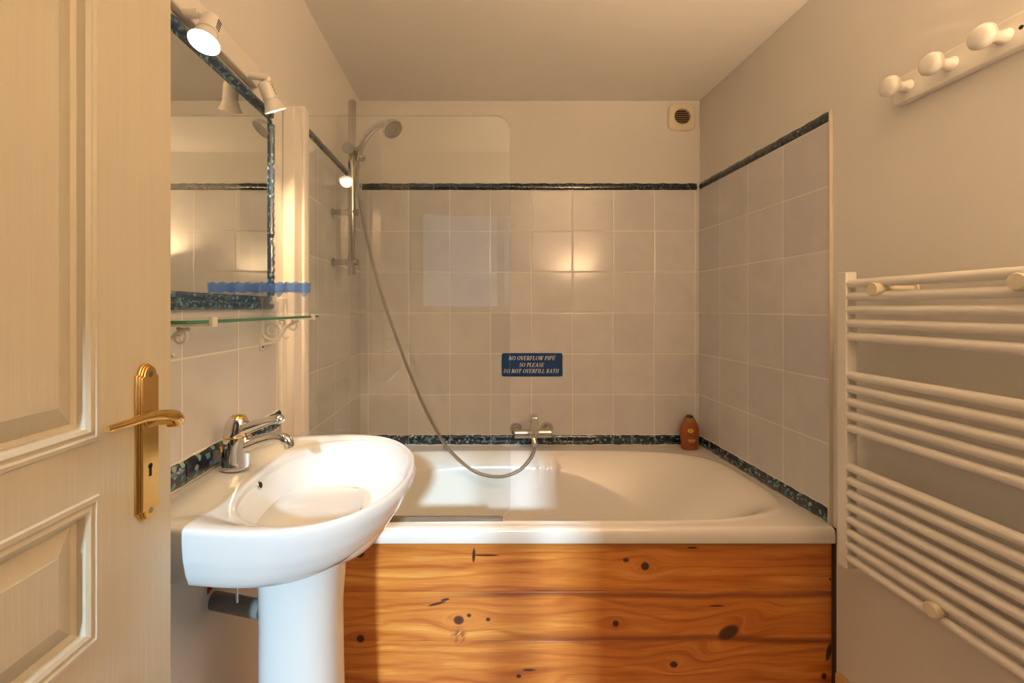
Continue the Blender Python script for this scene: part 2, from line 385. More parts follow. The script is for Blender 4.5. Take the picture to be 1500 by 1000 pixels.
# ------------------------------------------------------------------ door leaf, open at the left
DX = -.45; DK = .45/.42; DY0, DY1 = -.115, .603
def door():
    m = MB(); fx = lambda u, v, d: (DX+d, u*DK, H(v*DK))
    panels = [(.02, .487, -.147, .67), (.02, .487, -.370, -.206), (.02, .487, -1.0, -.43)]
    top, bot = .77, -1.10
    # front skin: stiles and rails
    def quad(u0, u1, v0, v1): m.add([fx(u0, v0, 0), fx(u1, v0, 0), fx(u1, v1, 0), fx(u0, v1, 0)], [(0, 1, 2, 3)])
    u0, u1 = panels[0][0], panels[0][1]
    quad(DY0, u0, bot, top); quad(u1, DY1, bot, top)
    hs = [top]+[x for p in panels for x in (p[3], p[2])]+[bot]
    for i in range(0, len(hs), 2): quad(u0, u1, hs[i+1], hs[i])
    prof = [(0, 0), (.0015, .003), (.006, .0042), (.0085, .002), (.010, .002), (.013, .0035), (.017, .001), (.0195, -.007), (.025, -.009), (.0255, -.0085), (.045, -.0015), (.0465, .0)]
    for (a, c, e, f) in panels:
        loops = [[fx(a+i, e+i, d), fx(c-i, e+i, d), fx(c-i, f-i, d), fx(a+i, f-i, d)] for i, d in prof]
        m.loft(loops, 0, False, True)
    # back and edges
    m.add([fx(DY0, bot, -.04), fx(DY1, bot, -.04), fx(DY1, top, -.04), fx(DY0, top, -.04), fx(DY0, bot, 0), fx(DY1, bot, 0), fx(DY1, top, 0), fx(DY0, top, 0)],
          [(0, 3, 2, 1), (1, 2, 6, 5), (0, 1, 5, 4), (2, 3, 7, 6), (0, 4, 7, 3)])
    o = struct(m.build('door_1', DOORM, smooth=25))
    # back plate
    pl = MB(); yc = .5545; out = []
    hw = .0165
    zt, zb = -.083, -.256
    # ogee-ended outline
    o2 = [(hw, zb), (hw, zt)]+[(hw-.004, zt+.001)]+arc(0, zt+.001, hw-.004, 0, math.pi, 10)[1:-1]+[(-hw+.004, zt+.001), (-hw, zt), (-hw, zb), (-hw+.004, zb-.001)]+arc(0, zb-.001, hw-.004, math.pi, 2*math.pi, 10)[1:-1]+[(hw-.004, zb-.001)]
    for sc_, d0, d1 in ((1.0, 0, .004), (.93, .004, .0065), (.86, .0065, .0095)):
        pl.prism([(yc+u*sc_, (zt+zb)/2+(v-(zt+zb)/2)*(1-(1-sc_)*.22)) for u, v in o2], lambda u, v, d: (DX+d, u*DK, H(v*DK)), d0, d1)
    plate = pl.build('handle_plate', BRASS, o, bevel=.0012, smooth=25)
    k = MB(); kx = DX+.0096
    k.lathe((kx, .5535*DK, H(-.199*DK)), (1, 0, 0), [(-.001, .0036), (.0004, .0036)], 16)
    k.box(kx-.001, kx+.0004, .5515*DK, .5555*DK, H(-.212*DK), H(-.199*DK)); k.build('keyhole', BLACK, plate)
    for hh in (-.083, -.256):
        s_ = MB(); s_.lathe((DX+.0085, .5545*DK, H(hh*DK)), (1, 0, 0), [(0, .0042), (.0015, .004), (.002, .0)], 16); s_.build('screw', mat('steel screw', (.3, .27, .22), .35, 1), plate)
    # lever
    lv = MB()
    lv.lathe((DX+.009, .553*DK, H(-.140*DK)), (1, 0, 0), [(0, .0105), (.004, .0105), (.006, .0082), (.030, .0072), (.036, .0078)], 24)
    pts = spline([P(x_, y_, d_*DK) for x_, y_, d_ in ((248, 620, .556), (262, 616, .551), (258, 609, .540), (240, 607, .525), (215, 611, .500), (190, 619, .475), (168, 626, .455), (157, 629, .446))], 6)
    n = len(pts); rs = [.0040+.0035*math.sin(math.pi*min(1, i/(n*.45)))*(1 if i < n*.45 else 0) for i in range(n)]
    rs = [lerp1([(0, .0055), (.15, .0072), (.3, .0078), (.5, .006), (.8, .0045), (1, .0038)], i/(n-1)) for i in range(n)]
    lv.tube(pts, rs, 16, True, sx=.85)
    lv.build('door_handle', BRASS, o, smooth=60)
    return o
door()

# ------------------------------------------------------------------ bath
YFR = 1.325; RIM = -.668
bath = thing('bathtub', 'white built-in bathtub with an orange knotty pine front panel', 'bathtub', (.27, 1.73, H(BOT)))
def bath_depth(x, y):
    u = (x-.265)/.785; v = (y-1.706)/.334
    n1 = 4.2; r1 = (abs(u)**n1+abs(v)**n1)**(1/n1)
    d = 0.0
    s1 = 1-r1
    if s1 > -.045: d -= .004*math.exp(-((s1+.018)/.018)**2)     # raised lip
    if s1 > 0:
        k = s1*.334
        d += 1.5*k*(k/(k+.012)) if u < 1 else 0
    u2 = (x-.12)/.66; v2 = (y-1.70)/.300
    r2 = (abs(u2)**2.5+abs(v2)**2.5)**(1/2.5)
    s2 = 1-r2
    if s2 > 0: q = s2*.30; d += 3.6*q*(q/(q+.012))
    mx = .40
    d = mx-math.log(1+math.exp((mx-d)*28))/28 if d > .1 else d - (0)
    # moulded hand grips
    for gx in (.30, .335, .37):
        d -= .010*math.exp(-((x-gx)/.014)**2-((y-1.985)/.02)**2)
    return d
m = MB(); xs = [XL+.002+(XR-.010-XL-.002)*i/300 for i in range(301)]
fp = [(1.336, .047), (1.327, .046), (YFR, .040), (YFR, .020), (YFR+.0015, .010), (YFR+.005, .004), (YFR+.011, .001)]
ys = [YFR+.016+(YB-.010-YFR-.016)*j/170 for j in range(171)]
rows = [[(x, y, H(RIM-d)) for x in xs] for y, d in fp]+[[(x, y, H(RIM-bath_depth(x, y))) for x in xs] for y in ys]
nx = len(xs)
m.add([p for r in rows for p in r], [(j*nx+i, j*nx+i+1, (j+1)*nx+i+1, (j+1)*nx+i) for j in range(len(rows)-1) for i in range(nx-1)])
m.build('tub', ACR, bath, smooth=60)
# overflow-less drain at the deep end
b = MB(); b.lathe((-.05, 1.70, H(RIM-.402)), (0, 0, 1), [(0, .028), (.004, .03), (.008, .026), (.009, .0)], 24); b.build('drain', CHROME, bath)
b = MB()
for (a0, a1) in ((-.7117, -.8716), (-.8724, -1.0236), (-1.0244, -1.186)):
    b.box(XL+.004, XR-.005, 1.345, 1.365, H(a1), H(a0))
pan = b.build('front_panel', PINE, bath, bevel=.0015); pan['label'] = 'orange varnished pine board panel with dark knots'

# ------------------------------------------------------------------ bath screen
scr = thing('bath_screen', 'clear frameless glass bath screen with rounded corners on the bath edge', 'shower screen', (-.53, 1.37, H(RIM)))
b = MB(); X1 = (747-CX)/F*1.37
x0 = -.526; zz0, zz1 = -.655, .605; r_ = .045
ol = [(x0, zz0)]+arc(X1-r_, zz0+r_, r_, -math.pi/2, 0, 8)+arc(X1-r_, zz1-r_, r_, 0, math.pi/2, 8)+[(x0, zz1)]
b.prism(ol, lambda u, v, d: (u, 1.37+d, H(v)), -.003, .003, 0, 1); b.build('glass_panel', [GLASS, GLASSE], scr, smooth=0)
b = MB(); b.box(-.5605, -.524, 1.343, 1.385, H(RIM+.002), H(.625)); b.build('wall_profile', WWOOD, scr, bevel=.003)
b = MB(); b.box(x0, X1-.022, 1.364, 1.376, H(RIM+.001), H(RIM+.016)); b.build('bottom_seal', SEAL, scr, bevel=.002)
b = MB(); b.box(XL-.006, -.531, 1.285, 1.342, H(-.66), H(.597)); b.box(XL-.006, -.531, 1.285, 1.322, H(BOT), H(-.66))
pst = struct(b.build('trim_9', WWOOD, bevel=.003))
b = MB(); b.box(XL-.006, -.551, 1.247, 1.284, H(BOT), H(.03)); struct(b.build('trim_10', WWOOD, bevel=.002))

# ------------------------------------------------------------------ washbasin
SY, SX = .925, XL+.001; SH = -.340
bas = thing('washbasin', 'white ceramic pedestal washbasin with oval bowl against the left wall', 'sink', (XL+.2, SY, H(BOT)))
NT = 96
OUT = [(0, .247), (.06, .249), (.12, .254), (.2, .262), (.26, .259), (.31, .243), (.355, .210), (.39, .163), (.415, .108), (.428, .05), (.431, 0)]
def outline_pt(t, su=1.0, sv=1.0):
    """t in 0..1 around: starts at wall near side, via the tip, to the wall far side, back along wall"""
    if t < .42:   a = t/.42; side = -1
    elif t < .84: a = (.84-t)/.42; side = 1
    else:
        k = (t-.84)/.16; return (.0, (1-2*k)*.247*sv)
    th = a*math.pi/2; u = .431*math.sin(th)**1.0
    if a > .999: v = 0
    else: v = sm_out(u)
    return (u*su, side*v*sv)
def sm_out(u):
    # smooth monotone interpolation by local cubic
    T = OUT; 
    if u >= .4305: return 0
    if u > .415: return .108*math.sqrt(max(0, (.431-u)/.016))
    for i in range(len(T)-1):
        if T[i][0] <= u <= T[i+1][0]:
            x0_, y0_ = T[i]; x1_, y1_ = T[i+1]
            def sl_(j):
                if j <= 0: return (T[1][1]-T[0][1])/(T[1][0]-T[0][0])
                if j >= len(T)-2: return (T[j+1][1]-T[j-1][1])/(T[j+1][0]-T[j-1][0]) if j < len(T)-1 else -9
                return (T[j+1][1]-T[j-1][1])/(T[j+1][0]-T[j-1][0])
            h_ = x1_-x0_; s_ = (u-x0_)/h_
            return (2*s_**3-3*s_**2+1)*y0_+(s_**3-2*s_**2+s_)*h_*sl_(i)+(-2*s_**3+3*s_**2)*y1_+(s_**3-s_**2)*h_*sl_(i+1)
    return 0
def bowl_pt(t, k):
    """bowl outline; k scale; the same parameter as the rim so the rings match"""
    u, v = outline_pt(t); uc, vc = .262, 0
    ang = math.atan2(v/.262, (u-.21)/.215)
    c, s_ = math.cos(ang), math.sin(ang); n_ = 2.5
    r = 1/((abs(c)**n_+abs(s_)**n_)**(1/n_))
    return (uc+.150*k*c*r, .226*k*s_*r)
def ring(fn, h): return [(SX+fn(i/NT)[0], SY+fn(i/NT)[1], H(h(i/NT) if callable(h) else h)) for i in range(NT)]
def inset(d):
    """rim outline moved inward by a distance d"""
    pts = [outline_pt(i/NT) for i in range(NT)]; res = []
    for i in range(NT):
        u, v = pts[i]; du, dv = .215-u, -v; L = math.hypot(du/.43, dv/.26) or 1
        q = math.hypot(du, dv) or 1; res.append((u+du/q*d, v+dv/q*d))
    return lambda t: res[int(round(t*NT)) % NT]
def blend(f1, f2, a): return lambda t: tuple(f1(t)[i]*(1-a)+f2(t)[i]*a for i in (0, 1))
def drop(k):  # skirt loops, k 0..1 ; the tip rises towards the front
    su = lerp1([(0, 1), (.15, 1.0), (.5, .965), (.8, .92), (1, .875)], k)
    sv = lerp1([(0, 1), (.15, 1.0), (.5, .985), (.8, .955), (1, .92)], k)
    f_ = lambda t: outline_pt(t, su, sv)
    return f_, (lambda t: SH-.006-.092*k + .0*outline_pt(t)[0])
loops = [ring(lambda t: outline_pt(t, .55, .62), SH-.120), ring(lambda t: outline_pt(t, .70, .78), SH-.113), ring(lambda t: outline_pt(t, .82, .875), SH-.105)]
for k in (1, .9, .8, .7, .6, .5, .4, .3, .2, .12, .05):
    f_, h_ = drop(k); loops.append(ring(f_, h_))
loops.append(ring(lambda t: outline_pt(t), SH-.006))
loops.append(ring(inset(.002), SH-.002)); loops.append(ring(inset(.006), SH)); 
bo = lambda t: bowl_pt(t, 1.0)
loops.append(ring(blend(inset(.006), bo, .35), SH-.0003)); loops.append(ring(blend(inset(.006), bo, .62), SH-.003)); loops.append(ring(blend(inset(.006), bo, .70), SH-.0065))
loops.append(ring(blend(inset(.006), bo, .80), SH-.0078)); loops.append(ring(lambda t: bowl_pt(t, 1.02), SH-.0078)); loops.append(ring(lambda t: bowl_pt(t, .995), SH-.0095))
for k, dd in ((.975, .016), (.95, .030), (.92, .047), (.88, .066), (.82, .086), (.74, .104), (.62, .119), (.46, .129), (.28, .134), (.12, .137)):
    loops.append(ring((lambda kk: (lambda t: bowl_pt(t, kk)))(k), SH-.008-dd))
b = MB(); b.loft(loops, 0, True, True); b.build('basin', CER, bas, smooth=60)
# pedestal
loops = []
for z, ru, rv, off in ((BOT, .095, .110, 0), (BOT+.03, .094, .108, 0), (BOT+.10, .086, .098, 0), (-.92, .081, .092, 0), (-.75, .077, .088, 0), (-.62, .076, .087, 0), (-.53, .080, .092, .003), (-.47, .088, .10, .008), (-.435, .097, .112, .016), (-.415, .10, .115, .018)):
    L = []
    for i in range(48):
        a = 2*math.pi*i/48; c, s_ = math.cos(a), math.sin(a)
        e = 2.6; r = 1/((abs(c)**e+abs(s_)**e)**(1/e))
        L.append((XL+.205+off+ru*c*r, .905+rv*s_*r, H(z)))
    loops.append(L)
b = MB(); b.loft(loops, 0, True, True); b.build('pedestal', CER, bas, smooth=60)
b = MB(); q = Vector((SX+.118, .897, H(SH-.0225)))
b.lathe(q, (1, 0, .35), [(-.008, .0085), (.0, .0085), (.0012, .0075), (.0013, .006)], 20); ov = b.build('overflow_ring', CHROME, bas)
b = MB(); b.lathe(q, (1, 0, .35), [(-.003, .0062), (.0019, .0062)], 20); b.build('overflow_hole', BLACK, bas)
b = MB(); b.lathe((SX+.262, SY, H(SH-.1455)), (0, 0, 1), [(0, .02), (.004, .021), (.006, .017), (.0061, .0)], 24); b.build('drain', CHROME, bas)
# basin mixer
TAPL = thing('basin_mixer_tap', 'chrome and gold single lever mixer tap on the washbasin ledge', 'tap', P(345, 684, .93))
def tapP(px, py, Y=.93): return P(px, py, Y)
b = MB(); a0 = tapP(345, 684); sc = .93/F
prof = [(684, 19.5), (682, 20), (678, 19), (668, 18.2), (655, 18), (646, 18), (638, 17.6)]
b.tube([tapP(345+(684-y)*.04, y) for y, r in prof], [r*sc for y, r in prof], 28)
prof = [(637.5, 17.2), (634, 17.4), (626, 17.0), (618, 15.0), (612, 12.5), (610, 10.5)]
b.tube([tapP(346+(637-y)*.12, y) for y, r in prof], [r*sc for y, r in prof], 28)
b.build('body', CHROME, TAPL, smooth=60)
b = MB(); b.tube([tapP(346.5, 638.5), tapP(346.5, 637), tapP(346.6, 635.6)], [17.6*sc, 18.3*sc, 17.6*sc], 28); b.build('gold_ring', GOLD, TAPL, smooth=60)
b = MB(); b.tube([tapP(349.2, 611), tapP(349.4, 608.5), tapP(349.5, 607)], [11*sc, 9.5*sc, 3*sc], 28); b.build('gold_cap', GOLD, TAPL, smooth=60)
b = MB(); pts = spline([tapP(348, 656), tapP(362, 653), tapP(380, 646), tapP(398, 641, .925), tapP(412, 641, .922), tapP(421, 646, .92), tapP(424, 655, .92)], 6)
n = len(pts); b.tube(pts, [lerp1([(0, 11*sc), (.3, 9.5*sc), (.6, 7.5*sc), (.8, 8*sc), (1, 7*sc)], i/(n-1)) for i in range(n)], 20); b.build('spout', CHROME, TAPL, smooth=60)
b = MB(); pts = spline([tapP(352, 630), tapP(366, 625), tapP(382, 620), tapP(398, 615, .925), tapP(410, 614, .92), tapP(415, 616, .918)], 6)
n = len(pts); b.tube(pts, [lerp1([(0, 10*sc), (.25, 8.5*sc), (.55, 6.2*sc), (.8, 6.5*sc), (1, 3*sc)], i/(n-1)) for i in range(n)], 20, sx=1.35); b.build('lever', CHROME, TAPL, smooth=60)
b = MB(); b.lathe(tapP(324, 654, .915), (0, 0, -1), [(0, .0035), (.003, .0045), (.012, .002), (.013, .0)], 16); b.tube([tapP(324, 654, .915), tapP(334, 650, .93)], .002, 8); b.build('lift_knob', GOLD, TAPL)
# waste pipe, valve handle and rod below the basin
b = MB(); p0 = P(314, 879, .945); p1 = P(385, 893, .915); dr = (p1-p0).normalized(); pw = p0-dr*.012
pw.x = XL-.004
b.tube([pw, p0, p1], .0185, 24); tag(b.build('waste_pipe', GREYP), 'grey plastic waste pipe from the wall into the basin pedestal', 'pipe')
b = MB(); c0 = P(306, 868, .93)
b.prism([(-.016, .016), (.014, .018), (.004, .004), (-.010, -.014), (-.018, -.012)], lambda u, v, d: (c0.x+u, c0.y+d, c0.z+v), -.006, .006)
b.tube([(XL-.006, c0.y, c0.z+.004), (c0.x, c0.y, c0.z+.006)], .005, 12)
tag(b.build('valve_handle', RED, bevel=.002), 'small red valve handle on the wall just under the basin', 'valve')
b = MB(); b.tube([P(347, 852, .84), P(347.5, 882, .84)], .0022, 10); b.build('popup_rod', CHROME, bas)

# ------------------------------------------------------------------ mirror with tile frame
mir = thing('mirror', 'large wall mirror framed in blue floral ceramic tiles above the glass shelf', 'mirror', (XL, .9, H(0)))
b = MB(); b.box(XL-.006, XL+.014, .60, 1.150, H(.032), H(.50)); b.build('mirror_glass', MIRR, mir, smooth=0)
def frame_strip(m, run, a0, a1, c0, c1):
    """cross-section with two ridges, tile joints each 0.2"""
    N = int((a1-a0)/.01); prof = [(0, 0), (.016, .0), (.021, .12), (.021, .3), (.017, .42), (.018, .5), (.026, .62), (.026, .85), (.021, 1), (0, 1)]
    loops = []
    for i in range(N+1):
        s_ = a0+(a1-a0)*i/N; j = abs(((s_-.185+.1) % .2)-.1) < .004
        L = []
        for d, k in prof:
            dd = d*(.8 if j else 1)+(.0015*math.sin(s_*310) if .55 < k < .9 else 0)
            c = c0+(c1-c0)*k
            L.append((XL-.006+dd, s_, H(c)) if run == 'y' else (XL-.006+dd, c, H(s_)))
        loops.append(L)
    m.loft(loops, 0, True, True)
b = MB(); frame_strip(b, 'y', .56, 1.186, .034, -.002); b.build('frame_tiles', FRAMEM, mir, smooth=50)
b = MB(); frame_strip(b, 'y', .56, 1.186, .496, .532); b.build('frame_tiles', FRAMEM, mir, smooth=50)
b = MB(); frame_strip(b, 'z', .0345, .4955, 1.148, 1.186); b.build('frame_tiles', FRAMEM, mir, smooth=50)
b = MB(); frame_strip(b, 'z', .0345, .4955, .602, .56); b.build('frame_tiles', FRAMEM, mir, smooth=50)

# ------------------------------------------------------------------ spotlight bar
lb = thing('spotlight_bar', 'white wall bar above the mirror carrying two adjustable spotlights', 'lamp', (XL, .9, H(.555)))
b = MB(); b.prism(rrect(.57, 1.112, .557, .612, .012), lambda u, v, d: (XL-.006+d, u, H(v)), 0, .02)
b.build('bar', WMET, lb, bevel=.003)
def spot(arm0, arm1, top, face, axis, watts, emis, idx):
    axis = Vector(axis).normalized(); face = Vector(face)
    b = MB(); b.tube([arm0, arm1], .0085, 18); am = b.build('arm', WMET, lb, bevel=.001)
    b = MB(); L = .066
    base = face-axis*L
    b._lathe(base, axis, [(-.001, .0), (0, .010), (.004, .0150), (.008, .0165), (.036, .0170), (.0365, .0185), (.0395, .0185), (.040, .0165), (.044, .0175), (.058, .0225), (L, .0270), (L+.001, .0262), (L-.003, .0245), (L-.005, .0242)], 32, 0)
    head = b.build('spot_head', WMET, lb, smooth=40)
    b = MB(); b.tube([arm1, base+axis*.010], .006, 12); b.build('knuckle', WMET, head)
    # cooling slots
    side = axis.cross(Vector((0, -1, .2))).normalized()
    for k in range(5):
        s_ = MB(); q = base+axis*(.012+.005*k)-side*.0166
        s_.tube([q-axis.cross(side)*.005, q+axis.cross(side)*.005], .0010, 6)
        s_.build('vent_slot', BLACK, head)
    b = MB(); b._lathe(face, axis, [(-.0042, .0243), (-.003, .021), (-.0022, .012), (-.002, .0)], 32, 0); b.build('bulb', emis, head)
    l_ = bpy.data.lights.new('spot_light', 'SPOT'); l_.energy = watts; l_.color = LAMP; l_.spot_size = math.radians(160 if idx == 0 else 100); l_.spot_blend = 1.0; l_.shadow_soft_size = .02
    lo = bpy.data.objects.new('spot_light', l_); COL.objects.link(lo); lo.parent = lb
    lo.location = face+axis*.006-Vector(lb.location); lo.rotation_euler = axis.to_track_quat('-Z', 'Y').to_euler()
f1 = P(299, 62, .80)
spot(Vector((XL+.012, .823, H(.556))), P(292, 20, .823), None, f1, (-.02, -.36, -.93), LAMP_W[0], EMI, 0)
f2 = P(403.5, 162, 1.075)
spot(Vector((XL+.012, 1.058, H(.566))), P(394, 114, 1.06), None, f2, (.26, .42, -.87), LAMP_W[1], EMI2, 1)

# ------------------------------------------------------------------ glass shelf with scroll brackets
sh = thing('glass_shelf', 'narrow clear glass shelf on white scroll brackets below the mirror', 'shelf', (XL, .93, H(-.10)))
b = MB(); z0, z1 = -.0235, -.018
b.prism([(XL+.001, .655), (-.432, .655), (-.425, .662), (-.425, 1.19), (-.437, 1.205), (XL+.001, 1.205)], lambda u, v, d: (u, v, H(d)), z0, z1, 0, 1)
b.build('shelf_pane', [SHELFG, SHELFE], sh, smooth=0)
def spiral(cx_, cz_, r0, r1, a0, turns, n=40):
    return [(cx_+(r0+(r1-r0)*i/n)*math.cos(a0+turns*2*math.pi*i/n), cz_+(r0+(r1-r0)*i/n)*math.sin(a0+turns*2*math.pi*i/n)) for i in range(n+1)]
def bracket(Y):
    m = MB()
    m.box(XL, XL+.006, Y-.009, Y+.009, H(-.108), H(-.0235))
    m.box(XL, -.424, Y-.007, Y+.007, H(-.0285), H(-.0238)); m.box(-.426, -.419, Y-.007, Y+.007, H(-.029), H(-.0135))
    def sc_(pts, r=.0032): m.tube([(XL+u, Y, H(v)) for u, v in pts], r, 10, True, up=(0, 1, 0))
    sc_(spiral(.030, -.058, .027, .005, math.pi*.9, 1.55))
    sc_([(.006+.0, -.095), (.02, -.092), (.042, -.086), (.056, -.072), (.064, -.055), (.078, -.040), (.10, -.032)])
    sc_(spiral(.084, -.046, .014, .003, math.pi*.6, -1.2, 24), .0028)
    sc_([(.056, -.072), (.066, -.078), (.074, -.074)], .0026); sc_(spiral(.055, -.036, .010, .002, -math.pi*.5, 1.1, 20), .0025)
    br = m.build('bracket', WMET, sh, smooth=50)
    s_ = MB(); s_.lathe((XL+.006, Y, H(-.100)), (1, 0, 0), [(0, .0035), (.0012, .003)], 12); s_.build('screw', BLACK, br)
    return br
bracket(.705); bracket(1.142)

# ------------------------------------------------------------------ tumblers
def tumbler(x, y, label):
    z = -.0178
    t = thing('tumbler', label, 'glass', (x, y, H(z)), 'tumblers on the glass shelf')
    R = .031; HT_ = .083; n = 48
    def rr(h): return R*(.86+.14*h/HT_)
    m = MB(); 
    m._lathe(Vector((x, y, H(z))), Vector((0, 0, 1)), [(0, 0), (0, rr(0)), (.03, rr(.03)), (.064, rr(.064)), (.064, rr(.064)-.0022), (.008, rr(0)-.002), (.006, 0)], n, 0)
    m.build('cup', TUMB, t, smooth=50)
    m = MB(); L = []
    for inner in (0, 1):
        for lvl in (0, 1):
            P_ = []
            for k in range(n):
                a = 2*math.pi*k/n
                h = (.060+.0015*math.sin(5*a+1)+(-.012*max(0, math.cos(a-5.6))**30)) if lvl == 0 else HT_+.0022*math.sin(8*a)
                r = rr(h)+.0007-(.0032 if inner else 0); P_.append((x+r*math.cos(a), y+r*math.sin(a), H(z+h)))
            L.append(P_)
    m.loft([L[0], L[1], L[3], L[2], L[0]]); m.build('rim_band', BLUE, t, smooth=50)
tumbler(-.512, 1.11, 'clear tumbler with wavy blue rim, nearer the mirror on the glass shelf')
tumbler(-.449, 1.11, 'clear tumbler with wavy blue rim at the outer end of the glass shelf')

# ------------------------------------------------------------------ shower
rail = thing('shower_rail', 'vertical chrome shower riser rail on two wall brackets', 'shower rail', (XL, 1.72, H(.13)))
RY = 1.72; RX = (516-CX)/F*RY
b = MB(); b.tube([P(516, 148, RY), P(516, 149, RY), P(515, 402, RY), P(515, 403, RY)], [.012, .0145, .0145, .012], 24); b.build('pole', SATIN, rail, smooth=60)
for py in (311, 384):
    c = P(516, py, RY)
    b = MB(); b.tube([(XL+.001, RY, c.z), (XL+.006, RY, c.z), (XL+.0062, RY, c.z), (RX+.022, RY, c.z), (RX+.024, RY, c.z)], [.017, .017, .0115, .0135, .011], 24); b.build('wall_bracket', SATIN, rail, smooth=40)
b = MB(); c = P(512, 217, RY-.02); b.tube([P(516, 218, RY+.012), P(516, 218, RY-.012), P(511, 217, RY-.022), P(510, 216.5, RY-.048)], [.018, .020, .021, .022], 24)
sld = b.build('slider', SATIN, rail, bevel=.002)
b = MB(); b.tube([P(520, 222, RY-.012), P(532, 233, RY-.028)], .0135, 20); b.build('holder', SATIN, sld, bevel=.002)
hs = thing('hand_shower', 'chrome hand shower with round spray head clipped in the rail holder', 'shower head', P(526, 236, 1.70))
b = MB(); pts = spline([P(524, 236, 1.695), P(526, 224, 1.69), P(531, 210, 1.68), P(541, 195, 1.665), P(552, 186, 1.65), P(564, 180, 1.635)], 6); n = len(pts)
b.tube(pts, [lerp1([(0, .009), (.2, .0115), (.6, .0135), (.85, .012), (1, .012)], i/(n-1)) for i in range(n)], 20); b.build('handle', CHROME, hs, smooth=60)
b = MB(); hc = P(575, 189, 1.615); ax = Vector((.50, -.42, -.76)).normalized()
b._lathe(hc, ax, [(-.034, .0), (-.033, .012), (-.024, .026), (-.010, .036), (.0, .0385), (.004, .0375), (.004, .034)], 32, 0); hd = b.build('head', CHROME, hs, smooth=60)
b = MB(); b._lathe(hc, ax, [(.0032, .0345), (.0045, .030), (.0045, .012), (.003, .011), (.003, 0)], 32, 0); fc = b.build('spray_face', mat('spray plate', (.34, .34, .30), .25, .6), hs, smooth=40)
u_ = ax.orthogonal().normalized(); v_ = ax.cross(u_); b = MB()
for rr_, k in ((.0155, 8), (.021, 12), (.027, 16)):
    for i in range(k):
        a = 2*math.pi*i/k; q = hc+u_*rr_*math.cos(a)+v_*rr_*math.sin(a)+ax*.004; b.tube([q, q+ax*.0018], .0011, 6)
b.build('nozzles', mat('nozzle', (.16, .16, .15), .5), fc)
hp = [(525, 237, 1.695), (523.5, 262, 1.70), (528, 300, 1.72), (537, 345, 1.75), (548, 390, 1.78), (562, 440, 1.81), (580, 492, 1.84), (600, 545, 1.865), (622, 597, 1.885), (646, 642, 1.90), (668, 669, 1.91), (692, 688, 1.92), (716, 697, 1.93), (740, 697, 1.94), (762, 688, 1.96), (777, 672, 1.98), (784, 657, 2.0), (785, 650, 2.01)]
b = MB(); pts = spline([P(*q) for q in hp], 26); n = len(pts)
b.tube(pts, [.0066+(.0007 if i % 2 else 0) for i in range(n)], 12); b.keep = True
tag(b.build('shower_hose', mat('hose steel', (.50, .47, .43), .3, 1), smooth=0), 'long flexible metal shower hose looping from hand shower to bath tap', 'hose')
# bath mixer
bt = thing('bath_mixer_tap', 'wall mounted chrome bath mixer tap with single lever', 'tap', P(781, 645, YB-.01))
for px, py in ((756, 628), (801, 627)):
    b = MB(); c = P(px, py, YB-.010); b._lathe(Vector((c.x, YB-.0085, c.z)), Vector((0, -1, 0)), [(0, .031), (.004, .031), (.014, .027), (.024, .019), (.030, .013), (.045, .0125)], 28, 0)
    b.build('escutcheon', SATIN, bt, smooth=50)
b = MB(); c0 = P(753, 635.5, 2.07); c1 = P(808, 634.5, 2.07); b.tube([c0, c0+Vector((.004, 0, 0)), c1-Vector((.004, 0, 0)), c1], [.015, .0215, .0215, .015], 24, sx=.8); b.build('body', SATIN, bt, smooth=45)
b = MB(); b.tube([P(781, 637, 2.07), P(781, 632, 2.045), P(781.5, 641, 2.02), P(783.5, 650, 2.005)], [.020, .020, .014, .011], 20); b.tube([P(784, 648, 2.005), P(784.5, 653, 2.005)], .013, 18); b.build('outlet', CHROME, bt, smooth=60)
b = MB(); q0 = P(781, 631, 2.05); q1 = P(781, 613, 2.00)
b.box(q0.x-.019, q0.x+.019, 1.99, 2.052, q0.z+.002, q1.z+.010); b.tube([P(781, 640, 2.05), P(781, 628, 2.05)], .021, 20); b.build('lever', CHROME, bt, bevel=.006)

# ------------------------------------------------------------------ shampoo bottle
bY = 2.075; c = P(1010, 656, bY); c.z = H(RIM-bath_depth(c.x, bY)+.0005)
bot = thing('toiletry_bottle', 'brown flat toiletry bottle with yellow oval emblem in the bath corner', 'bottle', c)
sc = bY/F
def btl(levels, name, mt):
    m = MB(); loops = []
    for y, hw, hd in levels:
        L = []
        for i in range(40):
            a = 2*math.pi*i/40; cc, ss = math.cos(a), math.sin(a); e = 2.3; r = 1/((abs(cc)**e+abs(ss)**e)**(1/e))
            L.append((c.x+hw*sc*cc*r, c.y+hd*sc*ss*r, c.z+(656-y)*sc))
        loops.append(L)
    m.loft(loops, 0, True, True); return m.build(name, mt, bot, smooth=60)
BRN = mat('brown bottle plastic', (.30, .085, .02), .28)
body = btl([(656, 10.5, 6), (655, 11.5, 6.6), (650, 12, 7), (640, 13.2, 7.5), (630, 13.8, 7.5), (624, 13.4, 7.2), (618, 11.5, 6.8), (615.5, 9, 6.2)], 'bottle_body', BRN)
btl([(615.5, 8.6, 6.3), (613, 8.2, 6.2), (609.5, 6.8, 5.4)], 'cap', mat('bronze cap', (.33, .15, .035), .25))
btl([(609.5, 5.0, 4.2), (607.5, 4.8, 4), (606, 3.6, 3)], 'cap_top', mat('dark cap', (.03, .012, .006), .3))
EY = c.y-7.6*sc
b = MB(); b.prism([(c.x-.0065+.0135*math.cos(a*.3142), .0095*math.sin(a*.3142)) for a in range(20)], lambda u, v, d: (u, EY+d, c.z+(656-627.3)*sc+v), -.0006, .003); b.build('emblem', mat('emblem yellow', (.72, .52, .05), .4), body)
